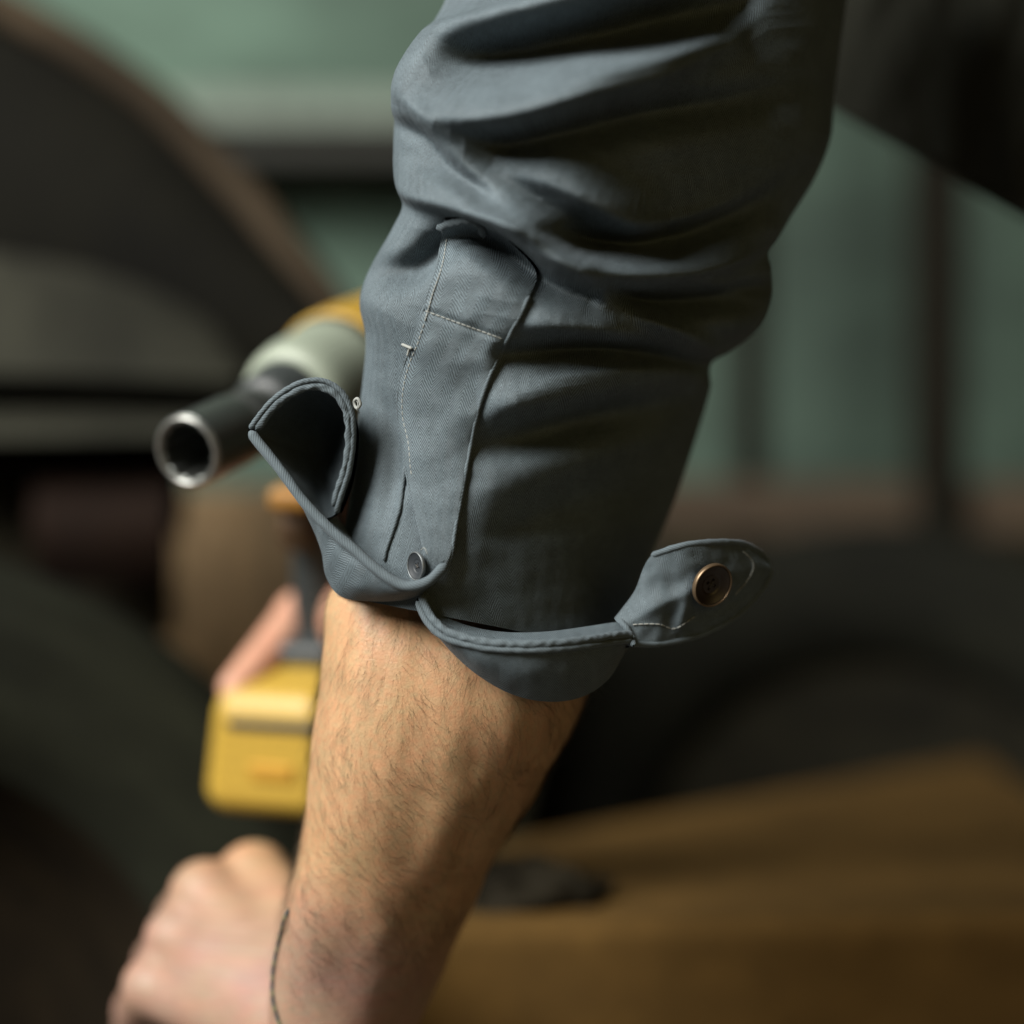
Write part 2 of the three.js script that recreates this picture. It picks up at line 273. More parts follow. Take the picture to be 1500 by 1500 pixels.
// ---------------------------------------------------------------- skin: one continuous surface from a distance field
const armL = table([[560, 600], [760, 560], [830, 520], [872, 484], [960, 473], [1022, 470], [1100, 461], [1170, 451], [1260, 437], [1330, 419], [1400, 403], [1470, 394], [1560, 392], [1640, 390]]);
const armR = table([[560, 800], [760, 800], [880, 835], [940, 862], [985, 868], [1022, 857], [1100, 820], [1170, 782], [1260, 724], [1330, 690], [1400, 655], [1470, 622], [1560, 590], [1640, 575]]);
const armZ = table([[560, -0.062], [800, -0.060], [880, -0.048], [1022, -0.045], [1170, -0.050], [1330, -0.058], [1470, -0.067], [1640, -0.079]]);
const armD = table([[560, 0.030], [800, 0.032], [880, 0.038], [1022, 0.041], [1170, 0.038], [1330, 0.032], [1470, 0.027], [1640, 0.026]]);
const capsules = [];      // [a, b, ra, rb, blend]
const cap = (a, b, ra, rb, blend = 0.006) => capsules.push([P(...a), P(...b), ra, rb, blend]);
// near hand, closed on the tyre: metacarpals fan from the wrist to four knuckles, fingers fold away from us
{
  const knuckles = [[372, 1288, -0.182], [300, 1312, -0.170], [262, 1376, -0.160], [226, 1446, -0.152]];
  knuckles.forEach((k, i) => {
    const r = [0.0160, 0.0150, 0.0142, 0.0132][i];
    cap([[470, 1430, -0.118], [452, 1458, -0.112], [440, 1490, -0.108], [432, 1525, -0.106]][i], k, 0.0180, r, 0.007);
    const k2 = [k[0] - 34 + i * 4, k[1] + 34, k[2] - 0.046], k3 = [k2[0] - 10, k2[1] + 50, k2[2] - 0.028], k4 = [k3[0] + 50, k3[1] + 36, k3[2] + 0.012];
    cap(k, k2, r, r * 0.86, 0.005); cap(k2, k3, r * 0.84, r * 0.74, 0.003); cap(k3, k4, r * 0.74, r * 0.62, 0.003);
  });
  cap([470, 1400, -0.118], [410, 1330, -0.175], 0.016, 0.013, 0.01); cap([410, 1330, -0.175], [350, 1330, -0.215], 0.0125, 0.010, 0.004);    // thumb
  cap([480, 1520, -0.100], [330, 1430, -0.140], 0.022, 0.018, 0.016);
}
// far hand on the wrench: one finger laid along the handle, the others round it
{
  cap([640, 800, -0.31], [545, 905, -0.262], 0.030, 0.026, 0.012);                          // palm and wrist, behind the forearm
  cap([640, 800, -0.31], [760, 560, -0.34], 0.028, 0.034, 0.012); cap([760, 560, -0.34], [900, 330, -0.33], 0.034, 0.040, 0.012);    // far forearm
  cap([530, 862, -0.285], [440, 902, -0.290], 0.0135, 0.0125, 0.006); cap([440, 902, -0.290], [348, 1008, -0.246], 0.0120, 0.0092, 0.003);
  cap([540, 905, -0.255], [480, 962, -0.300], 0.0110, 0.0094, 0.006); cap([480, 962, -0.300], [424, 985, -0.315], 0.0092, 0.0074, 0.003);
  cap([555, 840, -0.262], [540, 800, -0.236], 0.0110, 0.0096, 0.006); cap([540, 800, -0.236], [515, 800, -0.250], 0.0094, 0.0078, 0.003);
  cap([560, 800, -0.268], [560, 740, -0.240], 0.0108, 0.0094, 0.006); cap([560, 740, -0.240], [525, 745, -0.250], 0.0092, 0.0078, 0.003);
  cap([590, 830, -0.28], [560, 720, -0.30], 0.0120, 0.0100, 0.006); cap([560, 720, -0.30], [505, 700, -0.305], 0.0100, 0.0085, 0.003);
}
const smin = (a, b, k) => { const h = Math.max(k - Math.abs(a - b), 0) / k; return Math.min(a, b) - h * h * k * 0.25; };
const va = new THREE.Vector3(), vb = new THREE.Vector3();
function armField(x, y, z) {
  // forearm: ellipse sections given by the two outlines
  const s = K * (DIST - z) / DIST, py = 750 - (y - EYE) / s;
  let d = 1;
  if (py > 480 && py < 1720) {
    const q = clamp(py, 560, 1640), zc = armZ(q), l = armL(q), r = armR(q), sc = K * (DIST - zc) / DIST;
    const cx = ((l + r) / 2 - 750) * sc, hw = (r - l) / 2 * sc, hd = armD(q), dx = x - cx; let dz = z - zc;
    const SP = 0.065, crest = q < 1022 ? lerp(0.36, 0.92, smooth(900, 1015, q)) : lerp(0.92, 0.70, smooth(1000, 1340, q)), fq = (dx / hw + 1) / 2 - crest, fall = SP * Math.log(1 + Math.exp(clamp(fq / SP, -20, 20)));
    dz += 0.9 * 2 * hw * fall; const pw = 2.5, e = Math.pow(Math.pow(Math.abs(dx / hw), pw) + Math.pow(Math.abs(dz / hd), pw), 1 / pw);
    d = (e - 1) * Math.min(hw, hd) * (0.8 + 0.2 * Math.min(1, e)) * lerp(1, 0.74, smooth(-0.3, 0.12, fq));
    d = Math.max(d, (560 - py) * s, (py - 1640) * s);
    // tendons and muscle swells
    d -= 0.0012 * nz(x * 34, y * 13, z * 30) + 0.0002 * nz(x * 90, y * 40, z * 90);
  }
  for (let i = 0; i < capsules.length; i++) {
    const [a, b, ra, rb, k] = capsules[i];
    const bx = b.x - a.x, by = b.y - a.y, bz = b.z - a.z, px = x - a.x, py2 = y - a.y, pz = z - a.z;
    const t = clamp((px * bx + py2 * by + pz * bz) / (bx * bx + by * by + bz * bz)), rr = ra + (rb - ra) * t;
    const ex = px - bx * t, ey = py2 - by * t, ez = pz - bz * t;
    const c = Math.sqrt(ex * ex + ey * ey + ez * ez) - rr;
    if (c < d + 0.03) d = smin(d, c, k);
  }
  return d;
}
function surfaceNet(field, lo, hi, cell) {
  const nx = Math.ceil((hi[0] - lo[0]) / cell), ny = Math.ceil((hi[1] - lo[1]) / cell), nzz = Math.ceil((hi[2] - lo[2]) / cell);
  const X = nx + 1, Y = ny + 1, Z = nzz + 1, F = new Float32Array(X * Y * Z);
  // coarse test first, then the exact values near the surface
  const B = 4;
  for (let k = 0; k < Z; k += B) for (let j = 0; j < Y; j += B) for (let i = 0; i < X; i += B) {
    const c = field(lo[0] + (i + B / 2) * cell, lo[1] + (j + B / 2) * cell, lo[2] + (k + B / 2) * cell), far = Math.abs(c) > cell * B * 1.6;
    for (let kk = k; kk < Math.min(Z, k + B); kk++) for (let jj = j; jj < Math.min(Y, j + B); jj++) for (let ii = i; ii < Math.min(X, i + B); ii++)
      F[(kk * Y + jj) * X + ii] = far ? c : field(lo[0] + ii * cell, lo[1] + jj * cell, lo[2] + kk * cell);
  }
  const id = new Int32Array(nx * ny * nzz).fill(-1), V = [];
  const off = [0, 1, X, X + 1, X * Y, X * Y + 1, X * Y + X, X * Y + X + 1];
  const ed = [[0, 1], [2, 3], [4, 5], [6, 7], [0, 2], [1, 3], [4, 6], [5, 7], [0, 4], [1, 5], [2, 6], [3, 7]];
  for (let k = 0; k < nzz; k++) for (let j = 0; j < ny; j++) for (let i = 0; i < nx; i++) {
    const o = (k * Y + j) * X + i; let m = 0; for (let c = 0; c < 8; c++) if (F[o + off[c]] < 0) m |= 1 << c;
    if (!m || m === 255) continue;
    let sx = 0, sy = 0, sz = 0, n = 0;
    for (const [p, q] of ed) if (((m >> p) & 1) !== ((m >> q) & 1)) { const fp = F[o + off[p]], fq = F[o + off[q]], t = fp / (fp - fq); sx += lerp(p & 1, q & 1, t); sy += lerp((p >> 1) & 1, (q >> 1) & 1, t); sz += lerp(p >> 2, q >> 2, t); n++; }
    id[(k * ny + j) * nx + i] = V.length / 3; V.push(lo[0] + (i + sx / n) * cell, lo[1] + (j + sy / n) * cell, lo[2] + (k + sz / n) * cell);
  }
  const I = [], at = (i, j, k) => id[(k * ny + j) * nx + i];
  const quad = (a, b, c, d, flip) => { if (a < 0 || b < 0 || c < 0 || d < 0) return; if (flip) I.push(a, c, b, a, d, c); else I.push(a, b, c, a, c, d); };
  for (let k = 1; k < nzz; k++) for (let j = 1; j < ny; j++) for (let i = 1; i < nx; i++) {
    const o = (k * Y + j) * X + i, f0 = F[o] < 0;
    if (f0 !== (F[o + 1] < 0)) quad(at(i, j - 1, k - 1), at(i, j, k - 1), at(i, j, k), at(i, j - 1, k), !f0);
    if (f0 !== (F[o + X] < 0)) quad(at(i - 1, j, k - 1), at(i - 1, j, k), at(i, j, k), at(i, j, k - 1), !f0);
    if (f0 !== (F[o + X * Y] < 0)) quad(at(i - 1, j - 1, k), at(i, j - 1, k), at(i, j, k), at(i - 1, j, k), !f0);
  }
  return { V, I };
}
const gradOf = (x, y, z, out, e = 0.0006) => out.set(armField(x + e, y, z) - armField(x - e, y, z), armField(x, y + e, z) - armField(x, y - e, z), armField(x, y, z + e) - armField(x, y, z - e)).normalize();
{
  const V = [], N = [], U = [], C = [], I = [];
  const v = new THREE.Vector3();
  for (const [lo, hi, cell] of [[[-0.21, 0.33, -0.2955], [0.075, 0.69, -0.0], 0.0021], [[-0.17, 0.49, -0.43], [0.07, 0.87, -0.2955], 0.003]]) {
    const s = surfaceNet(armField, lo, hi, cell), o = V.length / 3;
    for (let i = 0; i < s.V.length; i += 3) {
      const [x, y, z] = [s.V[i], s.V[i + 1], s.V[i + 2]]; gradOf(x, y, z, v);
      V.push(x, y, z); N.push(v.x, v.y, v.z);
      const [px, py] = pix(va.set(x, y, z)), zc = armZ(clamp(py, 560, 1640));
      U.push(Math.atan2(x - (-0.02), z - zc) * 0.045, y);
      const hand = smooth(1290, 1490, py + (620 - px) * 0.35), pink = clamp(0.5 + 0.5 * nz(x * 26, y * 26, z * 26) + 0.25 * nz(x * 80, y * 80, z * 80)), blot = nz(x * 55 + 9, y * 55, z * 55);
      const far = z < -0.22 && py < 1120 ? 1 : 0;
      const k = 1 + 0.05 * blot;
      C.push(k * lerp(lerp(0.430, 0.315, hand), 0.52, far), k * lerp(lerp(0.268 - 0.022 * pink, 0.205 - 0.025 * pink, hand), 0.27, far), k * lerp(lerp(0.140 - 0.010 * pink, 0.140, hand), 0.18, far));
    }
    for (const k of s.I) I.push(k + o);
  }
  const g = new THREE.BufferGeometry();
  g.setAttribute('position', new THREE.Float32BufferAttribute(V, 3)); g.setAttribute('normal', new THREE.Float32BufferAttribute(N, 3)); g.setAttribute('uv', new THREE.Float32BufferAttribute(U, 2)); g.setAttribute('color', new THREE.Float32BufferAttribute(C, 3)); g.setIndex(I);
  const pores = texture(1024, 1024, (u, v2) => 0.45 * n128(u, v2) + 0.35 * n256(u, v2) + 0.3 * Math.abs(n32(u * 1, v2 * 2) - 0.5) * 2); pores.repeat.set(1 / 0.06, 1 / 0.06);
  const tone = texture(512, 512, (u, v2) => { const s = 0.90 + 0.10 * n128(u, v2), r = 0.05 * (n32(u, v2) - 0.5); return [s + r, s - r * 0.6, s - r * 0.8]; }, true); tone.repeat.set(1 / 0.05, 1 / 0.05);
  const skin = new THREE.MeshPhysicalMaterial({ color: 0xffffff, vertexColors: true, map: tone, bumpMap: pores, bumpScale: 0.00010, roughness: 0.5, specularIntensity: 0.7, sheen: 0.2, sheenRoughness: 0.5, sheenColor: new THREE.Color(0.9, 0.5, 0.35) });
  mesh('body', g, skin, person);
}
// ---------------------------------------------------------------- hair on the forearm
{
  const V = [], N = [], C = [], I = [];
  const p = new THREE.Vector3(), n = new THREE.Vector3(), dir = new THREE.Vector3(), side = new THREE.Vector3(), q = new THREE.Vector3();
  let made = 0;
  for (let tries = 0; tries < 14000 && made < 4300; tries++) {
    const py = 840 + Math.pow(rnd(), 0.85) * 620, th = (-0.12 + rnd() * 1.22) * Math.PI;
    const zc = armZ(py), l = armL(py), r = armR(py), sc = K * (DIST - zc) / DIST;
    const px0 = (l + r) / 2 - Math.cos(th) * (r - l) / 2, fx = (px0 - l) / (r - l);
    let dens = 0.35 + 0.65 * smooth(-0.5, 0.6, nz(px0 / 60, py / 90, 3)); dens *= 1 - 0.75 * smooth(1330, 1450, py);
    if (rnd() > dens) continue;
    p.set((px0 - 750) * sc, EYE - (py - 750) * sc, zc + Math.sin(th) * armD(py));
    for (let k = 0; k < 4; k++) { gradOf(p.x, p.y, p.z, n); p.addScaledVector(n, -armField(p.x, p.y, p.z)); }
    // the lie of the hair: downwards near the cuff, then swirling across towards the outer side
    const low = smooth(1010, 1180, py), flow = lerp(0.25 - 0.5 * (1 - fx), 1.0, low * (1 - 0.5 * fx)) + 0.75 * nz(px0 / 85, py / 85, 8) + 0.32 * (rnd() - 0.5) * 2 + (rnd() < 0.08 ? (rnd() - 0.5) * 2.4 : 0);
    dir.set(Math.sin(flow), -Math.cos(flow), 0); dir.addScaledVector(n, -dir.dot(n)).normalize();
    const len = 0.005 + 0.009 * rnd() * (0.6 + 0.6 * (1 - low * 0.3)), lift = 0.08 + 0.3 * rnd() * rnd() + (fx < 0.08 ? 0.35 * rnd() : 0), bend = (rnd() - 0.5) * 1.5, w = 0.000026 + 0.000022 * rnd() * rnd();
    const pale = rnd() < 0.10 + 0.14 * low, c = pale ? [0.42, 0.33, 0.20] : [0.055 + 0.05 * rnd(), 0.034 + 0.03 * rnd(), 0.018]; const SEG = 5, o = V.length / 3;
    side.crossVectors(dir, n).normalize(); q.copy(p);
    let a = 0;
    for (let s = 0; s <= SEG; s++) {
      const t = s / SEG, ww = w * (1 - 0.75 * t);
      for (let m = 0; m < 3; m++) { const an = m * 2.0944; const ox = Math.cos(an) * ww, oy = Math.sin(an) * ww; V.push(q.x + side.x * ox + n.x * oy, q.y + side.y * ox + n.y * oy, q.z + side.z * ox + n.z * oy); va.copy(side).multiplyScalar(Math.cos(an)).addScaledVector(n, Math.sin(an)); N.push(va.x, va.y, va.z); C.push(...c); }
      if (s < SEG) for (let m = 0; m < 3; m++) { const a0 = o + s * 3 + m, a1 = o + s * 3 + (m + 1) % 3; I.push(a0, a1, a0 + 3, a1, a1 + 3, a0 + 3); }
      a += bend / SEG; const el = lift * (1.2 - 1.7 * t) + 0.04;
      q.addScaledVector(dir, Math.cos(a) * len / SEG).addScaledVector(side, Math.sin(a) * len / SEG).addScaledVector(n, el * len / SEG);
      // never sink under the skin
      const dd = armField(q.x, q.y, q.z); if (dd < 0.00012) q.addScaledVector(n, 0.00015 - dd);
    }
    made++;
  }
  const g = new THREE.BufferGeometry();
  g.setAttribute('position', new THREE.Float32BufferAttribute(V, 3)); g.setAttribute('normal', new THREE.Float32BufferAttribute(N, 3)); g.setAttribute('color', new THREE.Float32BufferAttribute(C, 3)); g.setIndex(I);
  const m = mesh('arm_hair', g, new THREE.MeshStandardMaterial({ vertexColors: true, roughness: 0.5 }), person); m.userData.kind = 'stuff';
}
// bracelet of thin cord round the wrist
{
  const pts = [[421, 1336, -0.108], [407, 1385, -0.098], [399, 1432, -0.088], [403, 1480, -0.074], [436, 1545, -0.052], [520, 1585, -0.055], [600, 1540, -0.085], [600, 1450, -0.12], [520, 1350, -0.138], [450, 1310, -0.128]];
  const bt = texture(64, 256, (u, v) => { const k = Math.floor(v * 12 + u * 2) % 3; return k === 0 ? [0.10, 0.22, 0.25] : k === 1 ? [0.38, 0.40, 0.28] : [0.12, 0.16, 0.18]; }, true); bt.repeat.set(1 / 0.006, 1 / 0.024);
  const raw = new THREE.CatmullRomCurve3(pts.map((q, i) => {
    const p = new THREE.Vector3();
    if (i < 6) { for (let z = 0; z > -0.16; z -= 0.0003) { p.copy(P(q[0], q[1], z)); if (armField(p.x, p.y, p.z) < 0.0006) return p; } }      // over the front of the wrist
    const c = P(505, 1455, -0.074), d = P(...q).sub(c).normalize(); for (let t = 0.06; t > 0; t -= 0.0004) { p.copy(c).addScaledVector(d, t); if (armField(p.x, p.y, p.z) < 0.0006) break; } return p;
  }), true, 'centripetal');
  const g = rope(raw, 0.0007, { seg: 240, rad: 10, closed: true });
  const b = mesh('bracelet', g, new THREE.MeshStandardMaterial({ map: bt, roughness: 0.8 }), scene); b.userData = { label: 'thin blue green braided cord bracelet round the wrist of the near arm', category: 'bracelet' };
}
// ---------------------------------------------------------------- sleeve
function course(pts) {                                         // the same course, rounded
  if (pts.length < 3) return pts;
  const c = new THREE.CatmullRomCurve3(pts.map((p) => new THREE.Vector3(p[0], p[1], p[2] * 60)), false, 'centripetal'), n = (pts.length - 1) * 4;
  return c.getPoints(n).map((p) => [p.x, p.y, p.z / 60]);
}
const stroke = (raw, sa, sb, h, pts = course(raw)) => ({ pts, sa, sb, h, box: [Math.min(...pts.map((p) => p[0])) - 3 * Math.max(sa, sb), Math.min(...pts.map((p) => p[1])) - 3 * Math.max(sa, sb), Math.max(...pts.map((p) => p[0])) + 3 * Math.max(sa, sb), Math.max(...pts.map((p) => p[1])) + 3 * Math.max(sa, sb)] });
// every fold: points [px, py, share of height], softness on the left-hand side / on the right-hand side of its course, height in mm
const folds = [
  stroke([[585, 150, 0.6], [612, 92, 1], [655, 46, 1], [740, 18, 1], [860, -14, 1], [1000, -50, 0.8]], 26, 34, 15),
  stroke([[640, 92, 0], [700, 82, 1], [800, 68, 1], [930, 42, 1], [1080, 10, 0.6]], 30, 26, -11),
  stroke([[615, 140, 0.2], [680, 172, 0.9], [760, 168, 1], [870, 132, 1], [970, 104, 0.8], [1060, 60, 0.3]], 46, 24, 14),
  stroke([[690, 205, 0], [740, 208, 0.8], [830, 192, 1], [940, 168, 1], [1060, 150, 0.7], [1180, 120, 0.2]], 22, 30, -9),
  stroke([[606, 110, 0.2], [632, 178, 0.9], [676, 236, 1], [730, 284, 1], [790, 330, 1], [850, 388, 0.4]], 22, 26, 8),
  stroke([[580, 182, 0.7], [622, 200, 1], [664, 244, 0.9], [716, 282, 1], [768, 318, 0.2]], 16, 14, -6),
  stroke([[720, 240, 0], [800, 262, 0.7], [870, 296, 1], [925, 325, 0.8], [980, 330, 0]], 44, 22, 10),
  stroke([[790, 345, 0.3], [850, 352, 1], [930, 356, 1], [1020, 340, 0.9], [1110, 296, 0.6], [1180, 250, 0.2]], 18, 22, -9),
  stroke([[575, 260, 0.3], [620, 286, 0.9], [680, 302, 1], [745, 332, 1], [800, 372, 1], [850, 396, 1], [930, 404, 0.8], [1030, 392, 0.7], [1125, 350, 0.5]], 32, 17, 14),
  stroke([[548, 400, 0.4], [592, 392, 1], [632, 362, 1], [690, 346, 1], [750, 374, 1], [800, 412, 0.6], [860, 440, 0.3]], 20, 26, -12),
  stroke([[885, 425, 0.2], [930, 440, 1], [1010, 440, 1], [1080, 430, 1], [1140, 420, 0.6]], 14, 24, -11),
  stroke([[870, 424, 0.2], [920, 452, 0.9], [980, 482, 1], [1050, 520, 0.5]], 16, 15, 5.5),
  stroke([[1030, 470, 0], [1090, 478, 1], [1135, 470, 0.5]], 24, 24, 3),
  stroke([[530, 440, 0.4], [575, 470, 1], [620, 500, 0.6]], 36, 40, 4),
  stroke([[760, 470, 0.2], [820, 476, 0.9], [900, 486, 0.9], [950, 500, 0.2]], 34, 14, 5),
  stroke([[740, 518, 0.4], [820, 512, 1], [900, 510, 1], [980, 520, 0.9], [1060, 534, 0.6]], 14, 18, -8),
  stroke([[700, 600, 0.1], [760, 590, 0.9], [850, 572, 1], [940, 556, 1], [1035, 536, 0.4]], 34, 26, 6),
  stroke([[690, 660, 0.2], [770, 636, 1], [880, 606, 1], [1000, 580, 0.6]], 22, 28, -5),
  stroke([[690, 720, 0], [780, 694, 0.8], [880, 660, 1], [985, 640, 0.4]], 30, 30, 3.0),
  stroke([[700, 800, 0], [760, 770, 1], [840, 740, 1], [930, 720, 0.3]], 26, 30, -2),
  stroke([[545, 560, 0], [572, 620, 1], [575, 700, 1], [560, 780, 0]], 18, 14, -2.5),
  stroke([[622, 150, 0.1], [668, 196, 1], [720, 226, 0.8], [770, 240, 0.1]], 9, 13, 2.2),
  stroke([[800, 392, 0.1], [860, 414, 1], [940, 446, 0.9], [1000, 468, 0.2]], 9, 14, 2.0),
  stroke([[820, 110, 0], [900, 96, 1], [1000, 72, 1], [1080, 40, 0.2]], 10, 15, 2.5),
  stroke([[690, 312, 0.1], [742, 322, 1], [800, 352, 1], [842, 376, 0.2]], 8, 12, 2.4),
  stroke([[900, 330, 0], [980, 326, 1], [1070, 300, 0.8], [1150, 258, 0.1]], 12, 14, 2.4),
  stroke([[1000, 410, 0.2], [1070, 424, 1], [1132, 440, 0.5]], 10, 12, 2.4),
  stroke([[585, 236, 0.3], [640, 262, 1], [700, 292, 0.6]], 12, 12, 2.0),
  stroke([[780, 560, 0.1], [860, 546, 1], [960, 540, 0.8], [1036, 548, 0.3]], 9, 12, 1.6),
];
function foldHeight(x, y) {
  let s = 0;
  for (const f of folds) {
    if (x < f.box[0] || x > f.box[2] || y < f.box[1] || y > f.box[3]) continue;
    let best = 1e9, bh = 0, sgn = 1;
    for (let i = 0; i + 1 < f.pts.length; i++) {
      const a = f.pts[i], b = f.pts[i + 1], dx = b[0] - a[0], dy = b[1] - a[1], L2 = dx * dx + dy * dy, t0 = ((x - a[0]) * dx + (y - a[1]) * dy) / L2, t = clamp(t0);
      const ex = x - a[0] - dx * t, ey = y - a[1] - dy * t, d2 = ex * ex + ey * ey;
      if (d2 < best) { best = d2; bh = lerp(a[2], b[2], t); sgn = dx * ey - dy * ex; }
    }
    const w = smooth(-6, 6, sgn / 60), sd = lerp(f.sa, f.sb, w);       // sgn > 0: below a left-to-right course
    s += 1.9 * f.h * bh * Math.exp(-best / (sd * sd));
  }
  if (y < 60 && x < 960) { const e = (x - 600) * 0.30 + (y - 62); s -= 22 * smooth(4, -14, e + 10) * smooth(610, 660, x); }
  { const a = 1 - Math.abs(nz(x / 150 + y / 420, y / 52 - x / 300, 21)), b = 1 - Math.abs(nz(x / 70 - y / 200, y / 34 + x / 190, 33)); s += (0.40 * a * a + 0.06 * b * b) * (1 - 0.75 * smooth(520, 640, y)); }
  s += 0.5 * nz(x / 120 + y / 260, y / 62, 1) + 0.12 * nz(x / 52, y / 36, 5) + 0.04 * nz(x / 18, y / 16, 2);
  return s * 0.001;
}
const slL = table([[-260, 690], [-60, 668], [0, 652], [30, 636], [75, 608], [130, 586], [190, 577], [250, 579], [298, 590], [330, 577], [385, 546], [420, 531], [450, 528], [490, 536], [560, 531], [600, 526], [680, 520], [760, 508], [820, 498], [870, 494], [900, 494]]);
const slR = table([[-260, 1290], [-60, 1250], [60, 1232], [150, 1221], [200, 1217], [260, 1194], [330, 1150], [366, 1126], [392, 1131], [440, 1131], [480, 1112], [515, 1068], [532, 1042], [570, 1040], [640, 1020], [740, 986], [820, 952], [900, 925], [980, 915]]);
const slZ = table([[-260, -0.06], [0, -0.03], [150, -0.022], [300, -0.026], [450, -0.028], [600, -0.030], [750, -0.032], [900, -0.036]]);
const slD = table([[-260, 0.060], [0, 0.062], [150, 0.066], [300, 0.056], [450, 0.050], [600, 0.040], [750, 0.040], [900, 0.044]]);
const slS = table([[-300, 0], [500, 0], [640, 8], [760, 40], [860, 80], [900, 90]]);      // the rows of the weave tilt towards the cuff
const slT = table([[-200, 0.06], [150, 0.075], [330, 0.05], [500, 0.055], [600, 0.08], [760, 0.085], [900, 0.06]]);    // the right side falls back
const fallBack = (y, sh) => { const q = sh - 0.34; return q > 0 ? -slT(y) * (q < 0.12 ? q * q / 0.24 : q - 0.06) : 0; };
const tintOf = (p) => 0.93 + 0.10 * nz(p.x * 45, p.y * 45, p.z * 30) + 0.05 * nz(p.x * 160, p.y * 160, p.z * 160);
function sleevePoint(y, th) {                                  // th 0..pi over the front, from left to right
  const l = slL(y), r = slR(y + slS(y)), c = Math.cos(th), s = Math.sin(th), sh = (1 - c) / 2;
  let px = lerp(l, r, sh), py = y + slS(y) * sh, z = slZ(y) + slD(y) * Math.sign(s) * Math.pow(Math.abs(s), 0.85) + fallBack(y, sh);
  const k = s > 0 ? Math.pow(s, 0.4) : 0, h = k > 0 ? foldHeight(px, py) : 0;
  z += h * k * (0.35 + 0.65 * Math.abs(s)); px += -c * h / K * 0.35 * k;
  return P(px, py, z);
}
function frontZ(px, py) {                                      // depth of the sleeve's front under a place of the photograph
  let y = py, sh = 0; for (let i = 0; i < 6; i++) { const l = slL(y), r = slR(y + slS(y)); sh = clamp((px - l) / (r - l), 0.001, 0.999); y = py - slS(y) * sh; }
  const c = 1 - 2 * sh, s = Math.sqrt(1 - c * c);
  return slZ(y) + slD(y) * Math.pow(s, 0.85) + fallBack(y, sh) + foldHeight(px, py) * Math.pow(s, 0.4) * (0.35 + 0.65 * s);
}
const sleeve = new THREE.Group(); sleeve.name = 'sleeve'; sleeve.userData.label = 'rolled herringbone sleeve with open cuff'; person.add(sleeve);
{
  const FU = 560, BU = 80, y0 = -240, y1 = 872, NV = 700;
  const g = grid(FU + BU, NV, (u, v) => {
    const i = u * (FU + BU), th = i <= FU ? (0.5 - 0.5 * Math.cos(i / FU * Math.PI) * (1 - 0.0) ) * Math.PI * 0 + (i / FU) * Math.PI : Math.PI + (i - FU) / BU * Math.PI;
    const y = lerp(y0, y1, v), w = (slR(y) - slL(y)) * K;
    const p = sleevePoint(y, th);
    return { p, uv: [th * w * 0.46 + 0.004 * nz(p.y * 14, th, 4), p.y + 0.003 * nz(p.x * 18, p.y * 18, 6)] };
  }, { thick: 0.0009, tint: tintOf, closedU: true });
  mesh('sleeve_tube', g, cloth, sleeve);
}
